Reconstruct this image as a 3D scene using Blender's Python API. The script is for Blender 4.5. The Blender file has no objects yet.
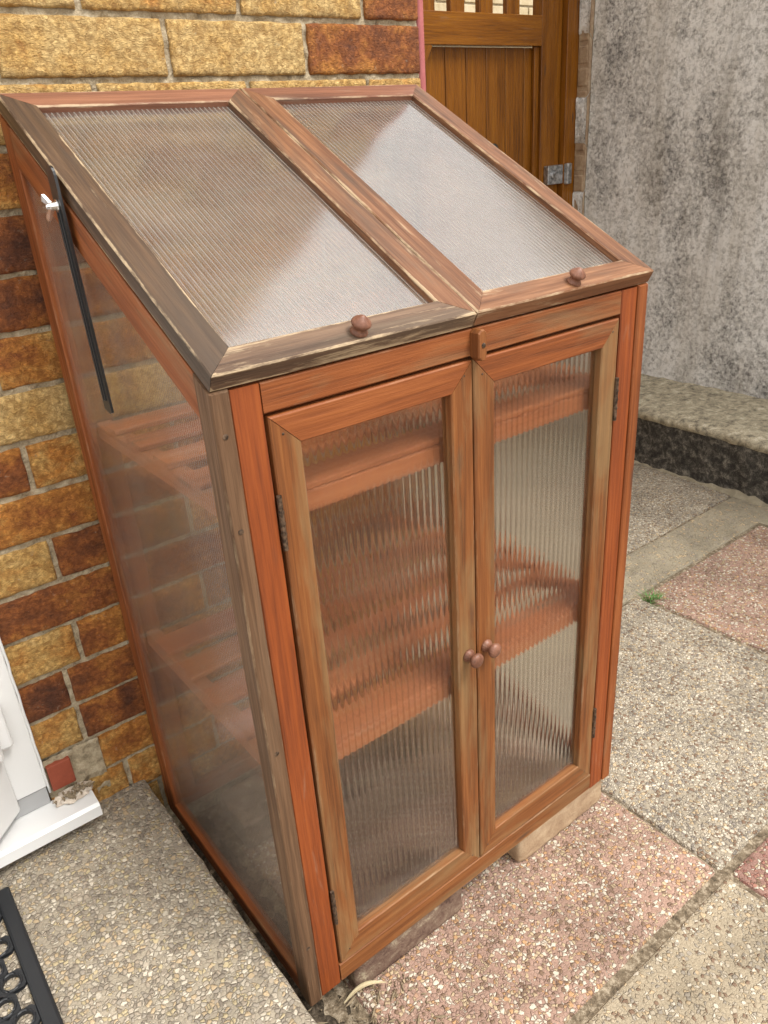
import bpy, bmesh, math, random
from mathutils import Vector, Matrix, noise
random.seed(7)
SC = bpy.context.scene
COL = SC.collection
# ------------------------------------------------------------------ camera
cam = bpy.data.objects.new('camera', bpy.data.cameras.new('camera'))
COL.objects.link(cam)
cam.location = (-0.28349372, -0.64345968, 1.08162544)
cam.rotation_euler = (1.12548567, 0.0641732992, -0.663598912)
cam.data.sensor_fit = 'VERTICAL'; cam.data.sensor_height = 24.0; cam.data.sensor_width = 18.0
cam.data.lens = 775.628783 / 1024 * 24.0
cam.data.clip_start = 0.01; cam.data.clip_end = 500
SC.camera = cam
# ------------------------------------------------------------------ light
SUN_EL, SUN_AZ = math.radians(58), math.radians(150)      # azimuth from +Y clockwise: behind the camera, to the right
w = bpy.data.worlds.new("World"); SC.world = w; w.use_nodes = True
wn = w.node_tree; wn.nodes.clear()
sky = wn.nodes.new('ShaderNodeTexSky'); sky.sky_type = 'NISHITA'; sky.sun_disc = False
sky.sun_elevation = SUN_EL; sky.sun_rotation = SUN_AZ; sky.dust_density = 4.0; sky.air_density = 1.0
hsv = wn.nodes.new('ShaderNodeHueSaturation'); hsv.inputs['Saturation'].default_value = 0.22
bg = wn.nodes.new('ShaderNodeBackground'); bg.inputs['Strength'].default_value = 0.125
wo = wn.nodes.new('ShaderNodeOutputWorld')
# a bright, even cloud layer over the clear sky
tc = wn.nodes.new('ShaderNodeTexCoord'); cn = wn.nodes.new('ShaderNodeTexNoise'); cn.inputs['Scale'].default_value = 2.2; cn.inputs['Detail'].default_value = 5
cr = wn.nodes.new('ShaderNodeValToRGB'); cr.color_ramp.elements[0].position = .3; cr.color_ramp.elements[0].color = (5.5, 5.45, 5.35, 1); cr.color_ramp.elements[1].position = .7; cr.color_ramp.elements[1].color = (9.0, 8.8, 8.45, 1)
cm = wn.nodes.new('ShaderNodeMix'); cm.data_type = 'RGBA'; cm.inputs[0].default_value = .72
wn.links.new(tc.outputs['Generated'], cn.inputs['Vector']); wn.links.new(cn.outputs[0], cr.inputs[0])
wn.links.new(sky.outputs[0], hsv.inputs['Color']); wn.links.new(hsv.outputs[0], cm.inputs[6]); wn.links.new(cr.outputs[0], cm.inputs[7]); wn.links.new(cm.outputs[2], bg.inputs['Color']); wn.links.new(bg.outputs[0], wo.inputs[0])
sl = bpy.data.lights.new('sun', 'SUN'); sl.energy = 1.5; sl.angle = math.radians(20); sl.color = (1, .96, .9)
sun = bpy.data.objects.new('sun', sl); COL.objects.link(sun)
sd = Vector((math.sin(SUN_AZ) * math.cos(SUN_EL), math.cos(SUN_AZ) * math.cos(SUN_EL), math.sin(SUN_EL)))
sun.rotation_euler = (-sd).to_track_quat('-Z', 'Y').to_euler(); sun.location = (1, -2, 5)
SC.view_settings.view_transform = 'Standard'; SC.view_settings.look = 'None'
SC.view_settings.gamma = 1; SC.view_settings.use_curve_mapping = False
SC.view_settings.exposure = 1.30

# ------------------------------------------------------------------ node helpers
class NT:
    def __init__(s, name):
        s.m = bpy.data.materials.new(name); s.m.use_nodes = True
        s.t = s.m.node_tree; s.t.nodes.clear()
        s.out = s.t.nodes.new('ShaderNodeOutputMaterial')
    def n(s, typ, **kw):
        nd = s.t.nodes.new('ShaderNode' + typ)
        for k, v in kw.items():
            if k.startswith('_'): setattr(nd, k[1:], v)
            else:
                key = k.replace('__', ' ')
                s.set(nd.inputs[key], v)
        return nd
    def set(s, inp, v):
        if hasattr(v, 'is_output') or isinstance(v, bpy.types.NodeSocket): s.t.links.new(v, inp)
        else:
            if isinstance(v, (tuple, list)) and len(v) == 3 and inp.type == 'RGBA': v = (*v, 1)
            inp.default_value = v
    def attr(s, name): return s.n('Attribute', _attribute_name=name)
    def pos(s): return s.n('NewGeometry').outputs['Position']
    def mapv(s, v, scale=(1, 1, 1), loc=(0, 0, 0), rot=(0, 0, 0)):
        return s.n('Mapping', Vector=v, Scale=scale, Location=loc, Rotation=rot).outputs[0]
    def noise(s, v, scale=5, detail=4, rough=.55, dist=0):
        return s.n('TexNoise', Vector=v, Scale=scale, Detail=detail, Roughness=rough, Distortion=dist)
    def ramp(s, f, stops, interp='LINEAR'):
        r = s.t.nodes.new('ShaderNodeValToRGB'); e = r.color_ramp; e.interpolation = interp
        while len(e.elements) < len(stops): e.elements.new(.5)
        for el, (p, c) in zip(e.elements, stops):
            el.position = p; el.color = (c, c, c, 1) if not isinstance(c, (tuple, list)) else (*c, 1)
        s.t.links.new(f, r.inputs[0]); return r.outputs[0]
    def math(s, op, a, b=0.0, clamp=False):
        nd = s.t.nodes.new('ShaderNodeMath'); nd.operation = op; nd.use_clamp = clamp
        s.set(nd.inputs[0], a); s.set(nd.inputs[1], b); return nd.outputs[0]
    def mix(s, f, a, b, mode='MIX'):
        nd = s.t.nodes.new('ShaderNodeMix'); nd.data_type = 'RGBA'; nd.blend_type = mode
        s.set(nd.inputs[0], f)
        for i, v in ((6, a), (7, b)):
            if isinstance(v, (tuple, list)): v = (*v[:3], 1)
            s.set(nd.inputs[i], v)
        return nd.outputs[2]
    def bump(s, h, strength=.5, dist=.002, prev=None):
        nd = s.n('Bump', Height=h, Strength=strength, Distance=dist)
        if prev is not None: s.t.links.new(prev, nd.inputs['Normal'])
        return nd.outputs[0]
    def bsdf(s, col, rough=.6, normal=None, metal=0, spec=.5):
        b = s.n('BsdfPrincipled', Base__Color=col, Roughness=rough, Metallic=metal)
        b.inputs['Specular IOR Level'].default_value = spec
        if normal is not None: s.t.links.new(normal, b.inputs['Normal'])
        return b
    def finish(s, shader):
        s.t.links.new(shader.outputs[0] if hasattr(shader, 'outputs') else shader, s.out.inputs[0]); return s.m

# ------------------------------------------------------------------ materials
def wood(name, dark, mid, light, wcol=(.27, .2, .14), weather=.3, pale=(.46, .345, .215), wear=.5, rough=.6, flake=0.0):
    t = NT(name); gc = t.attr('gc').outputs['Vector']; ed = t.attr('edge').outputs['Fac']
    g1 = t.noise(t.mapv(gc, (5, 130, 130)), 1, 6, .65, .3).outputs[0]
    g2 = t.noise(t.mapv(gc, (2.2, 28, 28)), 1, 4, .6, .6).outputs[0]
    g3 = t.noise(t.mapv(gc, (12, 420, 420)), 1, 3, .6).outputs[0]
    g = t.math('ADD', t.math('MULTIPLY', g1, .45), t.math('ADD', t.math('MULTIPLY', g2, .32), t.math('MULTIPLY', g3, .23)))
    c = t.ramp(g, [(.36, dark), (.5, mid), (.64, light)])
    # weathering in streaks along the grain
    wz = t.noise(t.mapv(gc, (3.5, 16, 16), (3, 1, 2)), 1, 5, .65, .5).outputs[0]
    wm = t.ramp(wz, [(.62 - .32 * weather, 0.0), (.80 - .32 * weather, 1.0)])
    wc = t.mix(g1, tuple(x * .55 for x in wcol), tuple(min(1, x * 1.5) for x in wcol))
    c = t.mix(t.math('MULTIPLY', wm, .8), c, wc)
    # knots
    vo = t.n('TexVoronoi', Vector=t.mapv(gc, (5.5, 24, 24), (.3, .7, .1)), Scale=1.0)
    kd = t.ramp(vo.outputs['Distance'], [(.05, 1.0), (.16, 0.0)])
    kr = t.ramp(t.n('SeparateColor', Color=vo.outputs['Color']).outputs[0], [(.55, 0.0), (.57, 1.0)])
    c = t.mix(t.math('MULTIPLY', t.math('MULTIPLY', kd, kr), .8), c, (.07, .035, .02))
    # paint flaked off to pale timber
    if flake > 0:
        fz = t.noise(t.mapv(gc, (5, 48, 48), (7, 2, 5)), 1, 8, .74, .2).outputs[0]
        fm = t.ramp(fz, [(.68 - .22 * flake, 0.0), (.77 - .22 * flake, 1.0)])
        c = t.mix(t.math('MULTIPLY', fm, .85), c, t.mix(g1, tuple(x * .8 for x in pale), pale))
    ez = t.noise(t.mapv(gc, (9, 40, 40), (2, 9, 4)), 1, 6, .75).outputs[0]
    em = t.ramp(t.math('ADD', t.math('MULTIPLY', ed, .30 + .18 * wear), t.math('MULTIPLY', ez, .9)), [(.80, 0.0), (.93, 1.0)])
    c = t.mix(t.math('MULTIPLY', em, min(1, wear * 1.3)), c, pale)
    b = t.bump(g, .6, .002)
    b = t.bump(g1, .4, .001, b)
    r = t.ramp(g1, [(.3, rough + .12), (.7, rough - .12)])
    return t.finish(t.bsdf(c, r, b, spec=.35))

M = {}
M['orange'] = wood('orange_stained_wood', (0.085, 0.02325, 0.00576), (0.205, 0.05673, 0.01296), (0.29, 0.09114, 0.02448), weather=.26, wcol=(0.18, 0.107, 0.0504), wear=.16)
M['orange_deep'] = wood('deep_orange_stained_wood', (0.1, 0.02232, 0.00504), (0.215, 0.04836, 0.00936), (0.285, 0.07254, 0.01512), weather=.04, wear=.10)
M['door_wood'] = wood('faded_orange_wood', (0.08, 0.02697, 0.0072), (0.185, 0.06138, 0.01512), (0.265, 0.1042, 0.03096), weather=.42, wcol=(0.2, 0.1209, 0.05184), wear=.2)
M['lid_wood'] = wood('weathered_lid_wood', (.032, .018, .010), (.070, .040, .023), (.13, .078, .046), weather=.5, wcol=(.060, .043, .030), wear=.62, flake=.16, rough=.5)
M['lid_mid'] = wood('worn_lid_wood', (.055, .022, .010), (.155, .064, .027), (.27, .13, .062), weather=.42, wcol=(.075, .047, .030), wear=.6, flake=.40, rough=.55)
M['lid_front'] = wood('flaking_dark_lid_wood', (.05, .028, .018), (.10, .058, .035), (.18, .11, .066), weather=.5, wcol=(.11, .08, .052), wear=.7, flake=.84, rough=.6)
M['lid_red'] = wood('reddish_lid_wood', (.09, .036, .020), (.165, .066, .036), (.25, .11, .063), weather=.25, wcol=(.2, .13, .09), wear=.6, flake=.12, rough=.5)
M['grey_wood'] = wood('greyed_wood', (.045, .023, .011), (.105, .054, .026), (.18, .10, .052), weather=.36, wcol=(.095, .066, .042), wear=.25, flake=.05, rough=.75)
M['shelf_wood'] = wood('inner_shelf_wood', (.23, .072, .024), (.35, .118, .042), (.43, .165, .065), weather=.0, wear=.1)
M['knob_wood'] = wood('brown_knob_wood', (.09, .038, .022), (.165, .07, .042), (.27, .13, .085), weather=.05, wear=.0, rough=.42)
M['gate_wood'] = wood('varnished_gate_wood', (.08, .026, .003), (.19, .066, .007), (.27, .105, .011), weather=.0, wear=.0, rough=.28)

def polycarb(name, pitch, axis, rib=.8, clear=.30, milk=.0, fior=1.36, hmp=.12, ribc=.05, grib=.12, gr=.07, grime=.12, rr=.03):
    t = NT(name); gc = t.attr('gc').outputs['Vector']
    s = t.n('SeparateXYZ', Vector=gc)
    wv = t.noise(t.mapv(gc, (2.0, 9, 9)), 1, 2, .5).outputs[0]
    a = t.math('ADD', s.outputs[axis], t.math('MULTIPLY', wv, .0012))
    h = t.math('SINE', t.math('MULTIPLY', a, 2 * math.pi / pitch))
    hump = t.noise(t.mapv(gc, (2.2, 3.5, 3.5), (.4, .2, 0)), 1, 1, .4).outputs[0]
    bm_ = t.bump(hump, hmp, .02)
    bm_ = t.bump(h, rib, .00055, bm_)
    b2 = t.bump(hump, hmp, .02); b2 = t.bump(h, grib, .0005, b2)
    rf = t.n('BsdfRefraction', Color=(.98, .975, .96), Roughness=rr, IOR=1.22, Normal=bm_)
    tr = t.n('BsdfTransparent', Color=(.96, .95, .93))
    gs = t.n('BsdfGlossy', Color=(1, 1, 1), Roughness=gr, Normal=b2)
    fr = t.n('Fresnel', IOR=fior, Normal=b2)
    df = t.n('BsdfTranslucent', Color=(.72, .65, .55)); dd = t.n('BsdfDiffuse', Color=(.50, .46, .41))
    md = t.n('MixShader', Fac=.5); t.t.links.new(df.outputs[0], md.inputs[1]); t.t.links.new(dd.outputs[0], md.inputs[2])
    m0 = t.n('MixShader', Fac=clear); t.t.links.new(rf.outputs[0], m0.inputs[1]); t.t.links.new(tr.outputs[0], m0.inputs[2])
    bf = t.n('NewGeometry').outputs['Backfacing']
    m1 = t.n('MixShader', Fac=t.math('MULTIPLY', fr.outputs[0], t.math('SUBTRACT', 1.0, bf))); t.t.links.new(m0.outputs[0], m1.inputs[1]); t.t.links.new(gs.outputs[0], m1.inputs[2])
    # milky ribs and grime
    ribm = t.ramp(t.math('ADD', t.math('MULTIPLY', h, .5), .5), [(.55, .005 + milk), (1.0, milk + ribc)])
    dz = t.noise(t.mapv(gc, (6, 6, 6)), 1, 6, .7).outputs[0]
    fac = t.math('ADD', ribm, t.ramp(dz, [(.42, 0.0), (.8, grime)]))
    fac = t.math('ADD', fac, t.math('MULTIPLY', t.ramp(s.outputs[0], [(.0, .30), (.035, .0)]), t.ramp(t.noise(t.mapv(gc, (12, 30, 30)), 1, 5, .7).outputs[0], [(.35, 0.0), (.65, 1.0)])))
    m2 = t.n('MixShader', Fac=fac); t.t.links.new(m1.outputs[0], m2.inputs[1]); t.t.links.new(md.outputs[0], m2.inputs[2])
    return t.finish(m2)
M['pane_lid'] = polycarb('ribbed_polycarbonate_lid', .0068, 1, .25, .55, .075, 2.7, .5, .32, .05, .13)
M['pane_door'] = polycarb('ribbed_polycarbonate_door', .0100, 1, .62, .22, .002, 1.36, .08, .02, grime=.04, rr=.012)
M['pane_side'] = polycarb('ribbed_polycarbonate_side', .0052, 1, .30, .78, .045, 1.36, .10, .10, grime=.09)

def pebble(name, matrix, stones, scale=115, cover=.62, tint=None, moss=.15):
    t = NT(name); p = t.pos()
    pj = t.n('VectorMath', _operation='ADD'); t.set(pj.inputs[0], p)
    wob = t.n('VectorMath', _operation='SCALE'); t.set(wob.inputs[0], t.noise(p, 160, 2).outputs['Color']); wob.inputs['Scale'].default_value = .005
    t.set(pj.inputs[1], wob.outputs[0]); pv = pj.outputs[0]
    v1 = t.n('TexVoronoi', Vector=pv, Scale=scale, Randomness=1.0)
    e1 = t.n('TexVoronoi', Vector=pv, Scale=scale, Randomness=1.0, _feature='DISTANCE_TO_EDGE')
    sc1 = t.n('SeparateColor', Color=v1.outputs['Color'])
    v2 = t.n('TexVoronoi', Vector=t.mapv(pv, loc=(3.1, 1.7, .4)), Scale=scale * .52, Randomness=1.0)
    sc2 = t.n('SeparateColor', Color=v2.outputs['Color'])
    stops = [(i / len(stones), c) for i, c in enumerate(stones)]
    col1 = t.ramp(sc1.outputs[0], stops, 'CONSTANT')
    col2 = t.ramp(sc2.outputs[0], stops, 'CONSTANT')
    big = t.math('MULTIPLY', t.ramp(v2.outputs['Distance'], [(.30, 1.0), (.38, 0.0)]), t.ramp(sc2.outputs[1], [(.70, 0.0), (.71, 1.0)]))
    small = t.math('MULTIPLY', t.ramp(e1.outputs['Distance'], [(.02, 0.0), (.09, 1.0)]), t.ramp(sc1.outputs[1], [(1 - cover - .01, 0.0), (1 - cover, 1.0)]))
    mz = t.noise(p, 260, 4, .7).outputs[0]; lz = t.noise(p, 7, 5, .65).outputs[0]
    mat_c = t.mix(mz, tuple(x * .6 for x in matrix), tuple(min(1, x * 1.4) for x in matrix))
    c = t.mix(small, mat_c, col1); c = t.mix(big, c, col2)
    hue = t.n('HueSaturation', Color=c); t.set(hue.inputs['Value'], t.ramp(lz, [(.3, .72), (.7, 1.2)])); c = hue.outputs[0]
    if tint: c = t.mix(.38, c, t.mix(1, c, tint, 'MULTIPLY'))
    ms = t.ramp(t.noise(p, 11, 6, .7).outputs[0], [(.56, 0.0), (.75, moss)])
    c = t.mix(ms, c, (.11, .085, .045))
    dome = t.math('MULTIPLY', t.ramp(e1.outputs['Distance'], [(.0, 0.0), (.10, .6), (.30, 1.0)]), t.ramp(sc1.outputs[1], [(1 - cover - .01, .25), (1 - cover, 1.0)]))
    hh = t.math('ADD', t.math('MULTIPLY', t.math('MAXIMUM', dome, big), .8), t.math('MULTIPLY', mz, .35))
    b = t.bump(hh, .9, .0035)
    return t.finish(t.bsdf(c, .72, b, spec=.3))
W_, T_, G_, B_, O_, K_ = (.55, .485, .385), (.44, .335, .21), (.29, .25, .20), (.20, .13, .085), (.42, .25, .13), (.11, .10, .09)
M['peb_pink'] = pebble('pink_exposed_aggregate', (.32, .205, .155), [W_, T_, O_, (.38, .255, .195), (.31, .20, .155), B_, W_, (.36, .24, .185), T_], 176, .68)
M['peb_red'] = pebble('dark_red_exposed_aggregate', (.27, .155, .122), [W_, T_, (.33, .16, .12), (.30, .14, .105), B_, (.25, .115, .09)], 172, .52)
M['peb_grey'] = pebble('grey_exposed_aggregate', (.30, .255, .19), [W_, T_, G_, (.42, .37, .29), B_, (.38, .32, .24), (.22, .19, .16), (.48, .42, .33)], 178, .82)
M['peb_buff'] = pebble('buff_exposed_aggregate', (.33, .272, .19), [W_, T_, (.39, .33, .245), (.35, .285, .20), B_, G_], 172, .45, moss=.25)
M['peb_step'] = pebble('step_exposed_aggregate', (.31, .265, .20), [W_, T_, G_, (.42, .36, .28), (.44, .36, .22), (.35, .29, .22), (.24, .20, .155), (.42, .37, .29)], 160, .78)

def rough_mat(name, cols, scale=40, fine=300, bumpd=.004, rough=.85, streak=None, bs=.7):
    t = NT(name); p = t.pos()
    a = t.noise(p, scale, 8, .68, .4).outputs[0]; f = t.noise(p, fine, 4, .7).outputs[0]
    g = t.math('ADD', t.math('MULTIPLY', a, .7), t.math('MULTIPLY', f, .3))
    c = t.ramp(g, cols)
    if streak:
        z = t.noise(t.mapv(p, streak[1]), 1, 5, .6).outputs[0]
        c = t.mix(t.ramp(z, [(.45, 0.0), (.68, .75)]), c, streak[0])
    b = t.bump(g, bs, bumpd)
    return t.finish(t.bsdf(c, rough, b, spec=.25))
M['mortar'] = rough_mat('sandy_mortar', [(.34, (.16, .125, .08)), (.5, (.40, .325, .215)), (.66, (.55, .47, .34))], 60, 420, .007, bs=1.0)
M['joint'] = rough_mat('joint_dirt', [(.36, (.05, .038, .024)), (.5, (.17, .13, .085)), (.62, (.40, .335, .245))], 70, 400, .006)
M['soil'] = rough_mat('soil', [(.38, (.014, .011, .008)), (.5, (.045, .034, .022)), (.64, (.14, .11, .08))], 130, 700, .004)
M['concrete'] = rough_mat('patched_concrete', [(.3, (.17, .145, .10)), (.5, (.27, .235, .165)), (.7, (.40, .36, .27))], 28, 420, .003)
M['strip'] = pebble('worn_concrete', (.285, .245, .175), [G_, T_, (.33, .29, .21), (.27, .23, .165)], 150, .35, moss=.4)
M['white'] = NT('white_upvc'); M['white'] = M['white'].finish(M['white'].bsdf((.70, .70, .69), .28))
M['seal'] = NT('grey_gasket'); M['seal'] = M['seal'].finish(M['seal'].bsdf((.36, .36, .36), .5))
M['rubber'] = NT('black_rubber'); M['rubber'] = M['rubber'].finish(M['rubber'].bsdf((.012, .013, .015), .5))
M['black'] = NT('black_stay'); M['black'] = M['black'].finish(M['black'].bsdf((.012, .012, .013), .38))
M['zinc'] = NT('zinc_metal'); M['zinc'] = M['zinc'].finish(M['zinc'].bsdf((.78, .78, .78), .25, metal=1))
t = NT('tarnished_metal'); M['hinge'] = t.finish(t.bsdf(t.ramp(t.noise(t.pos(), 220, 4).outputs[0], [(.4, (.035, .022, .014)), (.65, (.17, .11, .07))]), .55, metal=.5))
t = NT('lock_metal'); M['lock'] = t.finish(t.bsdf(t.ramp(t.noise(t.pos(), 60, 4).outputs[0], [(.4, (.24, .245, .25)), (.6, (.55, .55, .56))]), .4, metal=.8))
M['pink'] = rough_mat('pink_masonry_paint', [(.3, (.34, .10, .10)), (.7, (.45, .15, .15))], 20, 200, .001, .5)
M['tile'] = rough_mat('red_quarry_tile', [(.3, (.20, .045, .025)), (.7, (.30, .075, .04))], 20, 200, .0006, .4, bs=.3)
M['foam'] = rough_mat('cream_sealant_foam', [(.35, (.52, .42, .33)), (.6, (.74, .66, .56))], 120, 500, .004, .8)
M['grass'] = NT('grass_blade'); M['grass'] = M['grass'].finish(M['grass'].bsdf((.075, .19, .035), .5))
M['leaf'] = rough_mat('dry_leaf', [(.3, (.36, .29, .17)), (.7, (.56, .48, .31))], 60, 300, .001, .6, bs=.3)
M['litter'] = rough_mat('dry_litter', [(.3, (.10, .07, .04)), (.7, (.34, .27, .18))], 300, 800, .001, .8)

def brick_mat():
    t = NT('rustic_brick'); p = t.pos(); tone = t.attr('tone').outputs['Fac']
    pm = t.mapv(p, (1, 1, 1.6))
    n1 = t.math('ADD', t.math('MULTIPLY', t.noise(pm, 30, 6, .65, .5).outputs[0], .55), t.math('MULTIPLY', t.noise(t.mapv(p, (1.3, 1, .55)), 15, 3, .5, .3).outputs[0], .45))
    # wormy drag-face texture
    vz = t.n('TexVoronoi', Vector=t.mapv(p, (1, 1, .85)), Scale=130, Randomness=1.0, _feature='SMOOTH_F1')
    vz.inputs['Smoothness'].default_value = .35
    wv = t.noise(t.mapv(p, (.8, 1, 1.25)), 190, 6, .66, 1.8).outputs[0]
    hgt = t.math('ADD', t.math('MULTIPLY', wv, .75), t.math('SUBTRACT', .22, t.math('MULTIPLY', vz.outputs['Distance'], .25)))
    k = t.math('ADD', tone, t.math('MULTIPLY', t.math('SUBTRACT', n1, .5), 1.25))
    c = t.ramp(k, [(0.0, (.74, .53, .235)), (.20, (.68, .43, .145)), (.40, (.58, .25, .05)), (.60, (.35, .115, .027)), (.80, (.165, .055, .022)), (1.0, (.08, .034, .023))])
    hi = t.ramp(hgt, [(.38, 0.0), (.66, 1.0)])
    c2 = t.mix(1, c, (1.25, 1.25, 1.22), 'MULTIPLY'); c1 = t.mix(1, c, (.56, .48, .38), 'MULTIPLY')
    c = t.mix(hi, c1, c2)  # relief shading put into the colour: crevices darkened, crests brightened
    c = t.mix(t.ramp(t.noise(p, 75, 5, .7).outputs[0], [(.64, 0.0), (.74, .6)]), c, (.42, .36, .27))
    b = t.bump(hgt, 1.0, .009)
    return t.finish(t.bsdf(c, .68, b, spec=.4))
M['brick'] = brick_mat()

def render_wall_mat():
    t = NT('weathered_grey_render'); p = t.pos()
    a = t.noise(p, 16, 8, .72, .6).outputs[0]; f = t.noise(p, 70, 8, .74, .4).outputs[0]; l = t.noise(t.mapv(p, (1, 2.2, .9)), 2.2, 5, .6).outputs[0]
    g = t.math('ADD', t.math('MULTIPLY', a, .26), t.math('ADD', t.math('MULTIPLY', f, .56), t.math('MULTIPLY', l, .30)))
    c = t.ramp(g, [(.44, (.13, .128, .125)), (.49, (.31, .302, .29)), (.54, (.52, .51, .49)), (.61, (.80, .79, .77))])
    s = t.noise(t.mapv(p, (6, 9, .8)), 1, 5, .65).outputs[0]
    c = t.mix(t.ramp(s, [(.50, 0.0), (.72, .4)]), c, (.42, .37, .29))
    dk = t.noise(t.mapv(p, (3, 7, .55), (4, 1, 2)), 1, 6, .7).outputs[0]
    c = t.mix(t.ramp(dk, [(.54, 0.0), (.70, .38)]), c, (.15, .145, .14))
    v = t.n('TexVoronoi', Vector=p, Scale=48, Randomness=1.0); vc = t.n('SeparateColor', Color=v.outputs['Color']).outputs[0]
    li = t.math('MULTIPLY', t.ramp(t.math('ADD', v.outputs['Distance'], t.math('MULTIPLY', f, .3)), [(.42, 1.0), (.55, 0.0)]), t.ramp(vc, [(.62, 0.0), (.64, .5)]))
    c = t.mix(li, c, (.62, .60, .56))
    b = t.bump(t.math('ADD', t.math('MULTIPLY', a, .4), t.math('ADD', t.math('MULTIPLY', f, .4), t.math('MULTIPLY', t.noise(p, 240, 4, .7).outputs[0], .3))), 1.0, .010)
    return t.finish(t.bsdf(c, .88, b, spec=.2))
M['render'] = render_wall_mat()
M['plinth_face'] = rough_mat('dark_plinth_face', [(.38, (.022, .020, .018)), (.49, (.055, .050, .043)), (.56, (.125, .113, .094)), (.66, (.28, .26, .215))], 40, 260, .008, bs=1.0)  # darker mottle than the plinth top
M['plinth_top'] = rough_mat('lichened_plinth_top', [(.38, (.12, .105, .08)), (.47, (.28, .245, .175)), (.56, (.42, .37, .265)), (.66, (.60, .56, .46))], 38, 260, .005)

# ------------------------------------------------------------------ mesh helpers
class MB:
    def __init__(s): s.v = []; s.f = []; s.gc = []; s.ed = []; s.tn = []; s.mi = []
    def add(s, vs, fs, gc=None, ed=None, tn=0.0, mi=0):
        o = len(s.v); s.v += [tuple(x) for x in vs]; s.f += [tuple(o + i for i in f) for f in fs]
        s.gc += [tuple(x) for x in (gc if gc is not None else vs)]
        s.ed += list(ed) if ed is not None else [0.0] * len(vs)
        s.tn += list(tn) if isinstance(tn, (list, tuple)) else [tn] * len(vs)
        s.mi += [mi] * len(fs)
    def build(s, name, mats, parent=None, smooth=False, recalc=True):
        me = bpy.data.meshes.new(name); me.from_pydata(s.v, [], s.f)
        a = me.attributes.new('gc', 'FLOAT_VECTOR', 'POINT'); a.data.foreach_set('vector', [c for g in s.gc for c in g])
        a = me.attributes.new('edge', 'FLOAT', 'POINT'); a.data.foreach_set('value', s.ed)
        a = me.attributes.new('tone', 'FLOAT', 'POINT'); a.data.foreach_set('value', s.tn)
        if not isinstance(mats, (list, tuple)): mats = [mats]
        for m in mats: me.materials.append(m)
        me.polygons.foreach_set('material_index', s.mi)
        if smooth: me.polygons.foreach_set('use_smooth', [True] * len(s.f))
        if recalc:
            bm = bmesh.new(); bm.from_mesh(me); bmesh.ops.recalc_face_normals(bm, faces=bm.faces); bm.to_mesh(me); bm.free()
        me.update()
        o = bpy.data.objects.new(name, me); COL.objects.link(o)
        if parent is not None:
            o.parent = parent
            o.matrix_parent_inverse = world(parent).inverted()
        return o
def world(o):
    m = Matrix.LocRotScale(o.location, o.rotation_euler, o.scale)
    if o.parent: m = world(o.parent) @ o.matrix_parent_inverse @ m
    return m
def tag(o, label, cat, group=None, kind=None):
    if label: o['label'] = label
    if cat: o['category'] = cat
    if group: o['group'] = group
    if kind: o['kind'] = kind
    return o
def empty(name, loc, label, cat, group=None):
    o = bpy.data.objects.new(name, None); COL.objects.link(o); o.location = loc; o.empty_display_size = .1
    return tag(o, label, cat, group)
def structure(o): o['kind'] = 'structure'; return o

def board(mb, O, U, V, L, w, th, s=(0, 0), e=(0, 0), bev=.0015, mi=0, warp=.0005):
    """a board: O corner, U along the grain, V across, N = U x V thickness. s / e: cut-back of both ends at v=0 and v=w (mitres)"""
    O, U, V = Vector(O), Vector(U).normalized(), Vector(V).normalized(); N = U.cross(V)
    off = Vector((random.uniform(0, 50), random.uniform(0, 9), random.uniform(0, 9)))
    def edge_pts(a, b):
        d = (Vector(b) - Vector(a)); l = d.length; d /= l; ins = min(.007, l * .3)
        a = Vector(a); b = Vector(b)
        return [(a + d * bev, 1.0), (a + d * ins, 0.0), (b - d * ins, 0.0), (b - d * bev, 1.0)]
    cs = [(0, 0), (w, 0), (w, th), (0, th)]; ring = []
    for i in range(4): ring += edge_pts(cs[i], cs[(i + 1) % 4])
    n = max(2, int(L / .035)); ts = [0.0, min(.004 / L, .2)] + [i / n for i in range(1, n)] + [1 - min(.004 / L, .2), 1.0]
    vs, gs, es, fs = [], [], [], []
    for t_ in ts:
        for q, ed in ring:
            f = q.x / w
            u0 = s[0] + (s[1] - s[0]) * f; u1 = L - (e[0] + (e[1] - e[0]) * f)
            u = u0 + (u1 - u0) * t_
            wv = warp * (noise.noise(Vector((u * 7 + off.x, q.x * 20, q.y * 20))))
            wv2 = warp * (noise.noise(Vector((u * 9 + off.x, 5 + q.x * 20, q.y * 20))))
            P = O + U * u + V * (q.x + wv) + N * (q.y + wv2)
            vs.append(P); gs.append(Vector((u, q.x, q.y)) + off)
            es.append(max(ed, .75 if t_ in (0.0, 1.0) else 0))
    k = len(ring); m = len(ts)
    for j in range(m - 1):
        for i in range(k):
            fs.append((j * k + i, j * k + (i + 1) % k, (j + 1) * k + (i + 1) % k, (j + 1) * k + i))
    fs.append(tuple(range(k))[::-1]); fs.append(tuple((m - 1) * k + i for i in range(k)))
    mb.add(vs, fs, gs, es, mi=mi)

def pane(name, O, U, V, lu, lv, th, mat, parent):
    O, U, V = Vector(O), Vector(U).normalized(), Vector(V).normalized(); N = U.cross(V)
    mb = MB(); vs = []; gs = []
    for c in (0, 1):
        for (a, b) in ((0, 0), (1, 0), (1, 1), (0, 1)):
            vs.append(O + U * a * lu + V * b * lv + N * c * th); gs.append((a * lu, b * lv, 0))
    mb.add(vs, [(0, 3, 2, 1), (4, 5, 6, 7), (0, 1, 5, 4), (1, 2, 6, 5), (2, 3, 7, 6), (3, 0, 4, 7)], gs)
    return mb.build(name, mat, parent)

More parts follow.
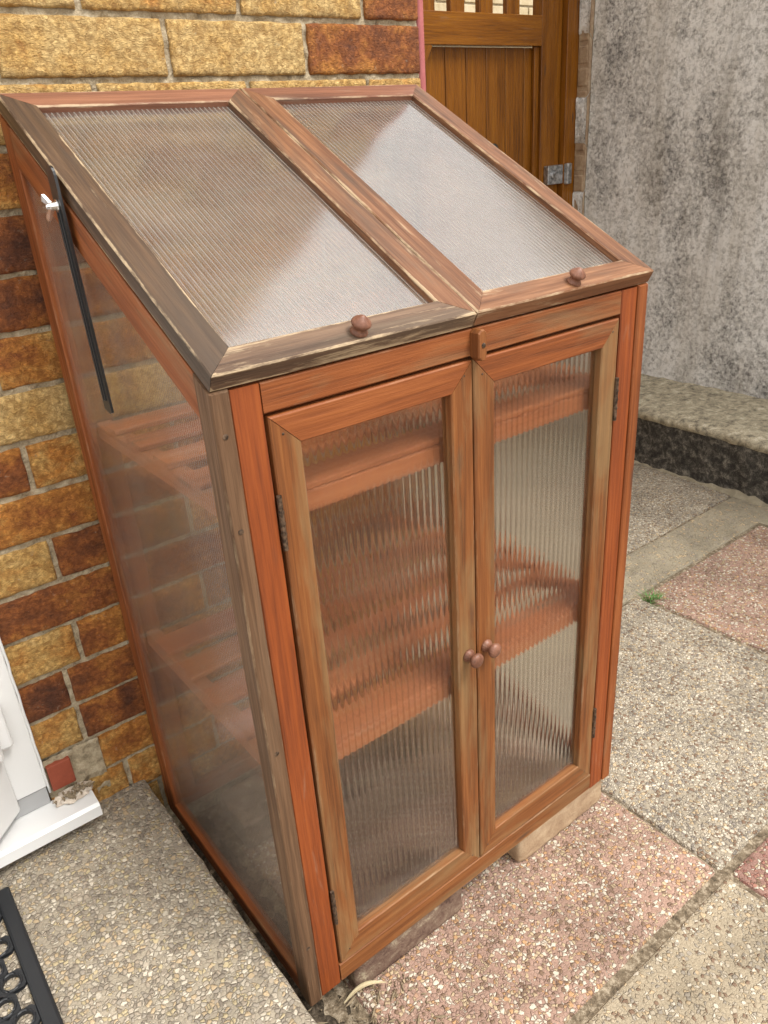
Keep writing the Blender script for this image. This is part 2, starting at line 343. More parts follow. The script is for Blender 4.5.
def box(mb, lo, hi, bev=0, mi=0, tn=0.0, axes=None, org=(0, 0, 0)):
    """box between lo and hi (optionally in a rotated frame), chamfered"""
    bm = bmesh.new(); bmesh.ops.create_cube(bm, size=1)
    for v in bm.verts:
        v.co = Vector([(lo[i] + hi[i]) / 2 + v.co[i] * (hi[i] - lo[i]) for i in range(3)])
    if bev: bmesh.ops.bevel(bm, geom=list(bm.edges), offset=bev, segments=2, affect='EDGES', profile=.5)
    vs = []
    for v in bm.verts:
        c = v.co
        if axes: c = Vector(org) + Vector(axes[0]) * c.x + Vector(axes[1]) * c.y + Vector(axes[2]) * c.z
        vs.append(c.copy())
    bm.verts.index_update()
    mb.add(vs, [[v.index for v in f.verts] for f in bm.faces], mi=mi, tn=tn); bm.free()

def lathe(mb, O, axis, prof, seg=24, mi=0, sq=(1, 1)):
    A = Vector(axis).normalized(); X = A.orthogonal().normalized(); Y = A.cross(X); O = Vector(O)
    vs, fs, gs = [], [], []
    r0 = random.uniform(0, 9)
    for (h, r) in prof:
        for i in range(seg):
            a = 2 * math.pi * i / seg
            P = X * math.cos(a) * r * sq[0] + Y * math.sin(a) * r * sq[1]
            vs.append(O + A * h + P); gs.append((h + r0, r * math.cos(a), r * math.sin(a)))
    for j in range(len(prof) - 1):
        for i in range(seg):
            fs.append((j * seg + i, j * seg + (i + 1) % seg, (j + 1) * seg + (i + 1) % seg, (j + 1) * seg + i))
    fs.append(tuple(range(seg))[::-1]); fs.append(tuple((len(prof) - 1) * seg + i for i in range(seg)))
    mb.add(vs, fs, gs, mi=mi)

def tube(mb, pts, r, seg=10, mi=0):
    pts = [Vector(p) for p in pts]; vs, fs = [], []
    for j, p in enumerate(pts):
        d = (pts[min(j + 1, len(pts) - 1)] - pts[max(j - 1, 0)]).normalized(); X = d.orthogonal().normalized(); Y = d.cross(X)
        rr = r[j] if isinstance(r, (list, tuple)) else r
        for i in range(seg):
            a = 2 * math.pi * i / seg; vs.append(p + X * math.cos(a) * rr + Y * math.sin(a) * rr)
    for j in range(len(pts) - 1):
        for i in range(seg): fs.append((j * seg + i, j * seg + (i + 1) % seg, (j + 1) * seg + (i + 1) % seg, (j + 1) * seg + i))
    fs.append(tuple(range(seg))[::-1]); fs.append(tuple((len(pts) - 1) * seg + i for i in range(seg)))
    mb.add(vs, fs, mi=mi)

GZ = -.065            # paving level (greenhouse underside is z = 0)
SZ = .080             # step level
WY = .490             # face of the house wall
# ================================================================== GROUND
mb = MB(); S = 120
mb.add([(-S, -S, GZ - .006), (S, -S, GZ - .006), (S, S, GZ - .006), (-S, S, GZ - .006)], [(0, 1, 2, 3)])
structure(mb.build('ground', M['joint'], recalc=False))

def slab(x0, x1, y0, y1, mat, name='paving_slab', z=GZ, th=.04, jag=.0022, skip=None, seed=0):
    """paving slab with a slightly worn, uneven outline and rounded arrises"""
    pts = []; step = .03
    def run(a, b):
        n = max(2, int((Vector(b) - Vector(a)).length / step))
        return [Vector(a).lerp(Vector(b), i / n) for i in range(n)]
    c = .005
    cor = [(x0 + c, y0), (x1 - c, y0), (x1, y0 + c), (x1, y1 - c), (x1 - c, y1), (x0 + c, y1), (x0, y1 - c), (x0, y0 + c)]
    for i in range(8): pts += run(cor[i], cor[(i + 1) % 8])
    cx, cy = (x0 + x1) / 2, (y0 + y1) / 2; vs, fs = [], []; n = len(pts)
    for ins, dz in ((0, -th), (0, -.006), (.003, -.0015), (.008, 0.0)):
        for p in pts:
            j = jag * noise.noise(Vector((p.x * 28 + seed, p.y * 28, 1))) + jag * .7 * noise.noise(Vector((p.x * 90, p.y * 90 + seed, 4)))
            d = Vector((cx - p.x, cy - p.y)); d.normalize()
            q = p + d * (ins + abs(j))
            vs.append((q.x, q.y, z + dz))
    for r in range(3):
        for i in range(n): fs.append((r * n + i, r * n + (i + 1) % n, (r + 1) * n + (i + 1) % n, (r + 1) * n + i))
    fs.append(tuple(3 * n + i for i in range(n)))
    m = MB(); m.add(vs, fs); return structure(m.build(name, mat))
J = .003
def sl_(x0, x1, y0, y1, mat, seed, dz=0): return slab(x0 + J, x1 - J, y0 + J, y1 - J, mat, seed=seed, z=GZ + dz)
sl_(.075, .677, -.221, .375, M['peb_pink'], 1)
sl_(.675, 1.30, -.224, .39, M['peb_grey'], 2, .001)
sl_(.075, .68, -.845, -.2315, M['peb_buff'], 3, -.001)
sl_(.682, 1.30, -.845, -.2315, M['peb_red'], 4, -.001)
sl_(1.305, 1.915, -.222, .385, M['peb_pink'], 5)
sl_(1.305, 1.915, -.845, -.235, M['peb_grey'], 6)
slab(1.20, 2.10, .393, .548, M['strip'], seed=7, z=GZ - .001)
slab(1.925, 2.10, -1.6, .400, M['concrete'], seed=8, z=GZ - .001)
sl_(1.30, 2.10, .552, 1.15, M['peb_grey'], 9)
sl_(.675, 1.195, .402, 1.15, M['concrete'], 10)
sl_(.72, 2.10, 1.155, 1.56, M['concrete'], 11)
for i, (x0, y0) in enumerate([(-.53, -.845), (-.53, -1.45), (.08, -1.45), (.685, -1.45), (1.305, -1.45)]):
    sl_(x0, x0 + .6, y0, y0 + .6, [M['peb_pink'], M['peb_grey'], M['peb_red'], M['peb_buff'], M['peb_pink']][i], 12 + i)
# dark soil strip between step and paving
mb = MB(); nx, ny = 14, 70; vs = []
for j in range(ny + 1):
    for i in range(nx + 1):
        x = -.03 + .125 * i / nx; y = -.30 + .78 * j / ny
        vs.append((x, y, GZ - .004 + .010 * noise.fractal(Vector((x * 30, y * 30, 0)), 1, 2, 4) - .02 * max(0, (x - .06) / .035)))
fs = [(j * (nx + 1) + i, j * (nx + 1) + i + 1, (j + 1) * (nx + 1) + i + 1, (j + 1) * (nx + 1) + i) for j in range(ny) for i in range(nx)]
mb.add(vs, fs); structure(mb.build('soil_ground', M['soil'], smooth=True))
# loose litter and grit in that strip
mb = MB()
for i in range(230):
    x = random.uniform(-.015, .16) if i % 4 else random.gauss(.09, .03); y = random.uniform(-.06, .06) - abs(random.gauss(0, .05)); s_ = random.uniform(.0008, .0026)
    z = GZ + .002; a = random.uniform(0, 6.28); l = s_ * random.choice([1, 1.3, 3, 5])
    ux, uy = math.cos(a), math.sin(a)
    vs = [(x + ux * l, y + uy * l, z), (x - uy * s_, y + ux * s_, z - .001), (x - ux * l, y - uy * l, z), (x + uy * s_, y - ux * s_, z - .001), (x, y, z + s_ * .9), (x, y, z - .004)]
    mb.add(vs, [(0, 1, 4), (1, 2, 4), (2, 3, 4), (3, 0, 4), (1, 0, 5), (2, 1, 5), (3, 2, 5), (0, 3, 5)])
tag(mb.build('garden_litter', M['litter']), 'loose dark crumbs, grit and dry bits on the soil strip by the step', 'litter', kind='stuff')

# ================================================================== STEP (raised aggregate slab on the left)
mb = MB(); x1 = -.024; pts = []
prof = []
nY = 60; rows = []
for j in range(nY + 1):
    y = -1.2 + (WY + 1.2) * j / nY
    jx = .004 * noise.noise(Vector((y * 14, 3, 1))) + .003 * noise.noise(Vector((y * 60, 7, 1)))
    jz = .0015 * noise.noise(Vector((y * 20, 1, 8)))
    rows.append([(-2.2, y, SZ), (x1 - .010, y, SZ + jz), (x1 - .003 + jx * .6, y, SZ - .003 + jz), (x1 + jx, y, SZ - .011), (x1 + jx * 1.6 - .002, y, SZ - .06), (x1 - .001, y, GZ - .03), (-2.2, y, GZ - .03)])
k = 7; vs = [p for r in rows for p in r]; fs = []
for j in range(nY):
    for i in range(k): fs.append((j * k + i, j * k + (i + 1) % k, (j + 1) * k + (i + 1) % k, (j + 1) * k + i))
fs.append(tuple(range(k))); fs.append(tuple(nY * k + i for i in range(k)))
mb.add(vs, fs); tag(mb.build('doorstep', M['peb_step']), 'raised pebbly concrete step left of the greenhouse, in front of the white door', 'step')

# ================================================================== HOUSE WALL
PITCH = .0744; Z0 = 1.178
tones = {  # (course, index from the perpend left of it) -> tone, keyed by course: list of (x_from, tone)
    0: [(-.9, .30), (.016, .06), (.242, .08), (.466, .56)], 1: [(-.9, .1), (-.093, .08), (.132, .22), (.36, .12), (.578, .52)],
    2: [(-.9, .1), (.016, .15), (.242, .5), (.466, .1)], -1: [(-.9, .4), (-.093, .15), (.132, .12), (.36, .2), (.578, .15)],
    -2: [(-.9, .46), (.016, .3)], -3: [(-.9, .72), (-.08, .78)], -4: [(-.9, .58), (.016, .5)], -5: [(-.9, .5), (-.08, .44), (.15, .5)],
    -6: [(-.9, .04), (.016, .2)], -7: [(-.9, .60), (-.072, .34), (.15, .4)], -8: [(-.9, .7), (-.19, .46), (.03, .6)],
    -9: [(-.9, .16), (-.071, .62), (.15, .3)], -10: [(-.9, .5), (-.2, .62), (.02, .5)], -11: [(-.9, .20), (-.07, .50), (.15, .6)],
    -12: [(-.9, .66), (-.102, .58), (.05, .3)], -13: [(-.9, .24), (-.10, .64), (.12, .4)], -14: [(-.9, .35), (-.087, .40), (.13, .5)],
    -15: [(-.9, .3), (-.05, .38), (.12, .4)], -16: [(-.9, .3), (.0, .4)]}
WX0, WX1 = -.178, .689
def brick_block(mb, x0, x1, z0, z1, tone, fine, y=WY):
    """one brick: dense, rough dragged front face with rounded arrises"""
    d = .012
    st = .006 if fine else .03
    nx, nz = max(2, int((x1 - x0) / st)), max(2, int((z1 - z0) / st)); sd_ = random.uniform(0, 90)
    xs = [x0] + [x0 + .0025] + [x0 + .0025 + (x1 - x0 - .005) * i / nx for i in range(1, nx)] + [x1 - .0025, x1]
    zs = [z0] + [z0 + .0025] + [z0 + .0025 + (z1 - z0 - .005) * i / nz for i in range(1, nz)] + [z1 - .0025, z1]
    vs, tn = [], []
    for a, z in enumerate(zs):
        for b, x in enumerate(xs):
            rim = (a in (0, len(zs) - 1)) + (b in (0, len(xs) - 1)); q = Vector((x * 1.0 + sd_, z, sd_))
            dy = -.0022 * noise.fractal(q * 45, 1, 2, 3) if fine else 0
            if rim: dy = .0022 * rim + .0015 * noise.noise(q * 80)
            jx = .0016 * noise.noise(q * 50) if b in (0, len(xs) - 1) else 0
            jz = .0016 * noise.noise(q * 50 + Vector((9, 9, 9))) if a in (0, len(zs) - 1) else 0
            vs.append((x + jx, y + dy, z + jz))
            mid = min(abs(z - z0), abs(z - z1)) / (z1 - z0)
            tn.append(min(1, max(0, tone + (.10 * (mid - .22) * 2 if tone > .35 else 0) + .10 * noise.noise(Vector((x * 14 + sd_, z * 20, 2))))))
    nxx = len(xs); nzz = len(zs); fs = []
    for a in range(nzz - 1):
        for b in range(nxx - 1): fs.append((a * nxx + b, a * nxx + b + 1, (a + 1) * nxx + b + 1, (a + 1) * nxx + b))
    # returns
    per = [b for b in range(nxx)] + [a * nxx + nxx - 1 for a in range(1, nzz)] + [(nzz - 1) * nxx + b for b in range(nxx - 2, -1, -1)] + [a * nxx for a in range(nzz - 2, 0, -1)]
    base = len(vs)
    for i in per: vs.append((vs[i][0], y + d, vs[i][2])); tn.append(tn[i])
    m = len(per)
    for i in range(m): fs.append((per[i], base + i, base + (i + 1) % m, per[(i + 1) % m]))
    mb.add(vs, fs, tn=tn)
house = empty('house_wall', (.25, WY, SZ), 'yellow and burnt orange rustic brick house wall behind the greenhouse', 'wall')
mb = MB()
for k in range(-16, 52):
    z0 = Z0 + PITCH * k + .0042 + random.uniform(-.001, .001); z1 = Z0 + PITCH * (k + 1) - .0042 + random.uniform(-.001, .001)
    even = k % 2 == 0
    perps = [(.016 if even else -.093 + .016 * (k < 0)) + .2245 * i for i in range(-12, 5)]
    if k in tones: cust = [x for x, _ in tones[k] if x > -.5]
    else: cust = []
    if cust:
        perps = [x for x in perps if x < min(cust) - .12] + cust + [x for x in perps if x > max(cust) + .12]
    fine = k < 4
    left = WX0 if z0 < 2.12 else -1.3
    edges = [left] + [x for x in perps if left + .02 < x < WX1 - .02] + [WX1 + .005]
    for a, b in zip(edges[:-1], edges[1:]):
        if k == -14 and b < -.06 and fine: continue              # patched with mortar and a tile beside the sill
        tone = None
        if k in tones:
            for xf, tv in tones[k]:
                if a + .01 >= xf: tone = tv
        if tone is None: tone = random.choice([.1, .15, .2, .35, .5, .6])
        brick_block(mb, a + .0042 + (0 if a > left else -.004), b - .0042, z0, z1, tone, fine)
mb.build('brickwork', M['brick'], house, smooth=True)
# mortar bed behind the brick faces, hand-struck and rough
mb = MB(); nx, nz = 260, 480; vs = []
for j in range(nz + 1):
    for i in range(nx + 1):
        x = WX0 + (WX1 - WX0) * i / nx; z = -.07 + 1.63 * j / nz
        vs.append((x, WY + .0055 + .0036 * noise.fractal(Vector((x * 55, z * 55, 5)), 1, 2, 4), z))
fs = [(j * (nx + 1) + i, j * (nx + 1) + i + 1, (j + 1) * (nx + 1) + i + 1, (j + 1) * (nx + 1) + i) for j in range(nz) for i in range(nx)]
mb.add(vs, fs)
box(mb, (WX0, WY + .012, -.07), (WX1, WY + .25, 2.12)); box(mb, (-1.3, WY + .006, 2.121), (WX1, WY + .25, 5.0))
box(mb, (WX1 - .22, WY + .2, -.07), (WX1 - .002, 4.2, 5.0))
mb.build('mortar', M['mortar'], house)
mb = MB()
box(mb, (-2.6, WY + .006, -.07), (-1.3, WY + .25, 5.0))
box(mb, (-1.3, WY + .25, -.07), (WX1 - .23, 3.0, SZ + .03)); box(mb, (-1.3, 3.0, -.07), (WX1 - .23, 3.1, 2.5)); box(mb, (-1.4, WY + .251, -.07), (-1.302, 3.0, 2.5)); box(mb, (-1.3, WY + .251, 2.4), (WX1 - .23, 3.0, 2.5)); box(mb, (-.17, WY + .2505, SZ + .03), (-.08, 2.999, 2.399))
mb.build('room', rough_mat('brown_room', [(.3, (.10, .07, .05)), (.7, (.16, .115, .08))], 4, 60, .001), house)
# patch beside the sill: mortar dab + red quarry tile
mb = MB(); nx, nz = 30, 30; vs = []
for j in range(nz + 1):
    for i in range(nx + 1):
        x = -.178 + .095 * i / nx; z = .085 + .125 * j / nz
        vs.append((x, WY + .001 + .005 * noise.fractal(Vector((x * 60, z * 60, 8)), 1, 2, 4), z))
fs = [(j * (nx + 1) + i, j * (nx + 1) + i + 1, (j + 1) * (nx + 1) + i + 1, (j + 1) * (nx + 1) + i) for j in range(nz) for i in range(nx)]
mb.add(vs, fs); mb.build('mortar_patch', M['mortar'], house, smooth=True)
mb = MB(); box(mb, (-.172, WY - .007, .150), (-.134, WY + .006, .200), .0015)
mb.build('quarry_tile', M['tile'], house)['label'] = 'small smooth red tile let into the wall'
# pink painted pipe on the corner
mb = MB(); tube(mb, [(WX1 + .010, WY + .012, -.07), (WX1 + .010, WY + .012, 1.2), (WX1 + .010, WY + .012, 2.4), (WX1 + .010, WY + .012, 4.9)], .0085, 14)
tag(mb.build('corner_pipe', M['pink'], smooth=True), 'thin pink painted pipe running up the corner of the brick house wall', 'pipe')

# ================================================================== WHITE DOOR + FRAME
fr = empty('door_frame', (-.2, WY, SZ), 'white plastic door frame and jutting sill left of the bricks', 'door frame')
mb = MB(); box(mb, (-.245, WY - .006, .166), (-.1785, WY + .06, 2.12), .002)
box(mb, (-1.25, WY - .006, 2.06), (-.246, WY + .06, 2.12), .002)
mb.build('jamb', M['white'], fr)
mb = MB(); box(mb, (-.246, WY - .003, .130), (-.180, WY + .06, .164), .001); mb.build('threshold', M['seal'], fr)
mb = MB()
pr = [(.0, .1295), (-.052, .127), (-.0575, .1225), (-.058, .103), (-.052, .101), (.0, .101)]
vs = []; 
for x in (-1.3, -.118):
    for (dy, z) in pr: vs.append((x, WY + dy + .0, z))
n = len(pr); fs = [(i, (i + 1) % n, n + (i + 1) % n, n + i) for i in range(n)] + [tuple(range(n)), tuple(n + i for i in range(n))]
mb.add(vs, fs); mb.build('sill', M['white'], fr)
# tapering white bead of sealant up the jamb
mb = MB(); pts = [(-.1765 + .002 * noise.noise(Vector((z * 30, 1, 1))), WY - .003, z) for z in [.15 + .02 * i for i in range(60)]]
tube(mb, pts, [.0022 + .0012 * noise.noise(Vector((z * 7, 2, 2))) for z in range(60)], 8); mb.build('sealant_bead', M['white'], fr, smooth=True)
# leaf, standing open at 45 degrees
dl = empty('door', (-.224, WY - .008, .147), 'white plastic door standing half open over the step', 'door')
c45 = math.sqrt(.5); ax = ((-c45, -c45, 0), (-c45, c45, 0), (0, 0, 1))
mb = MB(); box(mb, (0, 0, .0), (.78, .055, 1.9), .004, axes=ax, org=(-.224, WY - .008, .147)); mb.build('door_leaf', M['white'], dl)
mb = MB(); box(mb, (.11, -.006, .14), (.67, .0, 1.75), .003, axes=ax, org=(-.224, WY - .008, .147)); mb.build('door_panel', M['white'], dl)
for hz in (.27, 1.0, 1.75):
    mb = MB(); lathe(mb, (-.233, WY - .028, hz), (0, 0, 1), [(0, .005), (.004, .010), (.085, .012), (.092, .009), (.095, .004)], 18)
    box(mb, (-.236, WY - .024, hz + .01), (-.205, WY - .006, hz + .085), .004)
    mb.build('hinge', M['white'], dl, smooth=False)
# foam and crumbs on the end of the sill
mb = MB(); bm = bmesh.new(); bmesh.ops.create_icosphere(bm, subdivisions=4, radius=1)
for v in bm.verts:
    q = v.co.copy(); rr = 1 + .35 * noise.fractal(q * 2.2, 1, 2, 4)
    v.co = Vector((-.145 + q.x * .030 * rr, WY - .012 + q.y * .016 * rr, .131 + max(-.1, q.z) * .011 * rr))
bm.verts.index_update(); mb.add([v.co.copy() for v in bm.verts], [[v.index for v in f.verts] for f in bm.faces]); bm.free()
tag(mb.build('sealant_foam', M['foam'], smooth=True), 'lump of cream sealant foam in the corner of the white sill', 'sealant')
mb = MB()
for i in range(46):
    x = random.gauss(-.145, .012); y = random.gauss(WY - .018, .006); z = .139 + random.uniform(0, .006); s_ = random.uniform(.0015, .0035); a = random.uniform(0, 6.28); l = s_ * random.choice([1, 2, 3])
    ux, uy = math.cos(a), math.sin(a)
    mb.add([(x + ux * l, y + uy * l, z), (x - uy * s_, y + ux * s_, z), (x - ux * l, y - uy * l, z), (x + uy * s_, y - ux * s_, z), (x, y, z + s_), (x, y, z - .008)], [(0, 1, 4), (1, 2, 4), (2, 3, 4), (3, 0, 4), (1, 0, 5), (2, 1, 5), (3, 2, 5), (0, 3, 5)])
tag(mb.build('dry_debris', M['litter']), 'heap of brown dry crumbs on the cream foam at the sill end', 'debris', kind='stuff')

# ================================================================== DOOR MAT (rubber ring mat)
def ring_mat():
    """solid border + a sheet with rows of round holes, all one rubber moulding"""
    mb = MB(); x1, y1 = -.279, .408; x0, y0 = -1.1, -.15; top = SZ + .008; bot = SZ + .001; bw = .022
    def bar(a0, b0, a1, b1): box(mb, (a0, b0, bot), (a1, b1, top), .004)
    bar(x1 - bw, y0, x1, y1); bar(x0, y1 - bw, x1 - bw + .002, y1 - .0003); bar(x0, y0, x0 + bw, y1 - bw); bar(x0 + bw, y0, x1 - bw, y0 + bw)
    p = .033; seg = 20
    j = 0; y = y1 - bw - p * .5
    while y > y0 + bw:
        x = x1 - bw - p * (.5 if j % 2 == 0 else 0.98)
        while x > -.62:
            R0, h = .0108, p / 2
            vs, fs = [], []
            for zz in (top - .002, bot):
                for i in range(seg):
                    a = 2 * math.pi * i / seg; c_, s_ = math.cos(a), math.sin(a); m_ = max(abs(c_), abs(s_) )
                    vs.append((x + R0 * c_, y + R0 * s_ * 1.05, zz))
                for i in range(seg):
                    a = 2 * math.pi * i / seg; c_, s_ = math.cos(a), math.sin(a); m_ = max(abs(c_), abs(s_))
                    vs.append((x + h * c_ / m_, y + h * s_ / m_ * .999, zz))
            for i in range(seg):
                k = (i + 1) % seg
                fs += [(i, k, seg + k, seg + i), (2 * seg + i, 3 * seg + i, 3 * seg + k, 2 * seg + k), (i, 2 * seg + i, 2 * seg + k, k)]
            mb.add(vs, fs)
            # raised rim of each ring
            tube(mb, [(x + (R0 + .0020) * math.cos(2 * math.pi * i / 16), y + (R0 + .0028) * math.sin(2 * math.pi * i / 16), top - .0015) for i in range(17)], .0017, 6)
            x -= p
        y -= p * .98; j += 1
    return mb
o = ring_mat().build('door_mat', M['rubber'], recalc=True); tag(o, 'black rubber ring mat lying on the pebbly step', 'mat')

# ================================================================== GREENHOUSE
D = .479; GW = .660
gh = empty('greenhouse', (GW / 2, D / 2, 0), 'orange stained wooden mini greenhouse with ribbed plastic panes and sloping double lid', 'greenhouse')
SA = math.atan2(.26, .475); SV = Vector((0, math.cos(SA), math.sin(SA))); SN = Vector((0, -math.sin(SA), math.cos(SA)))
LO = Vector((0, -.0097, .9032)); SL = .5425; LT = .020
def lid_under(y, t_=LT): return LO.z + (y - LO.y) * math.tan(SA) - t_ / math.cos(SA)
# --- side panels
def side(x0, outer):      # x0 .. x0+.02
    U = Vector((0, 0, 1)); mb = MB(); yb = D
    # front stile (greyed), back stile, bottom rail, middle none, sloping top rail
    board(mb, (x0 + .02, -.002, 0), (0, 0, 1), (0, 1, 0), lid_under(.0) - .001, .042, .0, mi=0) if False else None
    h0 = lid_under(0) - .002
    fw = .030; tz = math.tan(SA)
    board(mb, (x0 + .02, -.0025, .0), (0, 0, 1), (0, 1, 0), h0 + fw * tz, fw, -.02 if False else .02, e=(fw * tz, 0), mi=0)
    hb = lid_under(yb) - .004
    board(mb, (x0 + .0195, yb - .036, 0), (0, 0, 1), (0, 1, 0), hb, .036, .018, e=(.036 * tz, 0), mi=1)
    board(mb, (x0 + .001, fw - .002, .001), (0, 1, 0), (0, 0, 1), yb - .036 - fw + .0015, .032, .017, mi=1)
    # sloping rail
    w = .040; L = (yb - .036 - fw) / math.cos(SA); cut = w * math.tan(SA)
    Oy = fw - .0015; Oz = lid_under(Oy) - .003 - w / math.cos(SA)
    O = Vector((x0 + .001, Oy, Oz)); V = SN
    # ends vertical: at v the start shifts by v*tan(SA)
    board(mb, O, SV, V, L + .002, w, .017, s=(0, cut), e=(0, -cut), mi=1)
    o = mb.build('side_panel', [M['grey_wood'], M['orange']] if outer else [M['orange'], M['orange']], gh)
    # pane: polygon with sloping top
    xa = x0 + (.007 if outer else .009); y0, y1 = fw - .004, yb - .034; vs, gs = [], []
    for x in (xa, xa + .004):
        for (y, z) in ((y0, .028), (y1, .028), (y1, lid_under(y1) - .03), (y0, lid_under(y0) - .03)): vs.append((x, y, z)); gs.append((z, y, 0))
    p = MB(); p.add(vs, [(0, 1, 2, 3), (4, 7, 6, 5), (0, 4, 5, 1), (1, 5, 6, 2), (2, 6, 7, 3), (3, 7, 4, 0)], gs); p.build('pane', M['pane_side'], o)
    return o
side(0.0, True); side(GW - .02, False)
# --- front frame
ztop = lid_under(0) - .002
for xs in (.0205, GW - .0535):
    mb = MB(); board(mb, (xs, .0, .0), (0, 0, 1), (-1, 0, 0), 1, 1, 1) if False else None
    board(mb, (xs + .033, .0, .0), (0, 0, 1), (-1, 0, 0), ztop, .033, .022); mb.build('front_stile', M['orange_deep'], gh)
    # (U=z, V=-x, N = z x -x = -y) -> shift back so the face lies at y = 0
    gh.children
for o in [c for c in gh.children if c.name.startswith('front_stile')]:
    for v in o.data.vertices: v.co.y += .022
def hboard(mb, x0, x1, z0, z1, y0, th, s=(0, 0), e=(0, 0), mi=0): board(mb, (x0, y0 + th, z0), (1, 0, 0), (0, 0, 1), x1 - x0, z1 - z0, th, s, e, mi=mi)   # N = x cross z = -y
def vboard(mb, x0, x1, z0, z1, y0, th, s=(0, 0), e=(0, 0), mi=0): board(mb, (x0, y0, z0), (0, 0, 1), (1, 0, 0), z1 - z0, x1 - x0, th, s, e, mi=mi)      # N = z cross x = +y
mb = MB(); hboard(mb, .0545, GW - .0545, .852, ztop, .001, .02); mb.build('top_rail', M['orange'], gh)
mb = MB(); hboard(mb, .0545, GW - .0545, .0, .0345, .000, .022); mb.build('bottom_rail', M['door_wood'], gh)
# nail heads in the end grain edge of the left post and in the stiles
post = [c for c in gh.children if c.name.startswith('side_panel')][0]
for z_ in (.842, .742, .455, .115):
    mb = MB(); lathe(mb, (.0095, -.0022, z_), (0, -1, 0), [(0, .0032), (.0006, .0030), (.0009, .0016)], 12); mb.build('nail', M['hinge'], post)
# --- doors
def door(x0, x1, knob_x, hinge_left):
    z0, z1 = .0375, .848; fw = .034; y0 = -.001; th = .02; mb = MB()
    lm, rm = (0, 1) if hinge_left else (1, 0)
    vboard(mb, x0, x0 + fw, z0, z1, y0, th, (0, fw), (0, fw), mi=0)
    vboard(mb, x1 - fw, x1, z0, z1, y0, th, (fw, 0), (fw, 0), mi=0)
    hboard(mb, x0 + .0006, x1 - .0006, z1 - fw, z1, y0, th, (fw, 0), (fw, 0), mi=1)
    hboard(mb, x0 + .0006, x1 - .0006, z0, z0 + fw + .006, y0, th, (0, fw), (0, fw), mi=0)
    o = mb.build('door', [M['door_wood'], M['orange']], gh)
    pane('pane', (x0 + fw - .003, y0 + .011, z0 + fw), (0, 0, 1), (1, 0, 0), z1 - z0 - 2 * fw + .004, x1 - x0 - 2 * fw + .006, .004, M['pane_door'], o)
    mb = MB(); lathe(mb, (knob_x, y0, .441), (0, -1, 0), [(0, .0095), (.002, .0095), (.004, .0078), (.008, .0058), (.011, .0066), (.013, .0092), (.016, .0108), (.019, .0104), (.0212, .0080), (.0225, .0045), (.023, .001)], 24)
    mb.build('knob', M['knob_wood'], o, smooth=True)
    for nx_, nz_ in ((x0 + .014, z1 - .020), (x1 - .013, z1 - .016), (x0 + .016, z0 + .017), (x1 - .016, z0 + .018)):
        m = MB(); lathe(m, (nx_, y0 + .0002, nz_), (0, -1, 0), [(0, .0016), (.0003, .0015), (.0005, .0008)], 10); m.build('nail', M['hinge'], o)
    for hz in (.155, .735):
        hx = x0 - .0008 if hinge_left else x1 + .0008; m = MB()
        tube(m, [(hx, -.0025, hz - .031), (hx, -.0025, hz + .031)], .0028, 10)
        for q in (-.0125, .0, .0125): tube(m, [(hx, -.0025, hz + q - .0012), (hx, -.0025, hz + q + .0012)], .0034, 10)
        m.build('hinge', M['hinge'], o)
    return o
door(.0575, .3295, 0.3135, True); door(.3315, .6025, .3475, False)
# --- turn button
mb = MB(); x0, x1, z0, z1, c = .3280, .3410, .848, .884, .004
prof = [(x0 + c, z0), (x1 - c, z0), (x1, z0 + c), (x1, z1 - c), (x1 - c, z1), (x0 + c, z1), (x0, z1 - c), (x0, z0 + c)]
vs = [(x, -.0125, z) for x, z in prof] + [(x, .0005, z) for x, z in prof]; fs = [tuple(range(8)), tuple(range(8, 16))] + [(i, (i + 1) % 8, 8 + (i + 1) % 8, 8 + i) for i in range(8)]
ins = [((x - .3345) * .8 + .3345, -.014, (z - .8635) * .92 + .8635) for x, z in prof]
vs += ins; fs = fs[1:] + [(i, (i + 1) % 8, 16 + (i + 1) % 8, 16 + i) for i in range(8)] + [tuple(range(16, 24))]
mb.add(vs, fs, [(z * 1.0 + 3, x, y) for x, y, z in vs], [.6] * 8 + [0] * 8 + [.3] * 8); tb = mb.build('turn_button', M['door_wood'], gh)
mb = MB(); lathe(mb, (.3350, -.0139, .866), (0, -1, 0), [(0, .003), (.0008, .0029), (.0014, .0018)], 12); mb.build('screw', M['hinge'], tb)
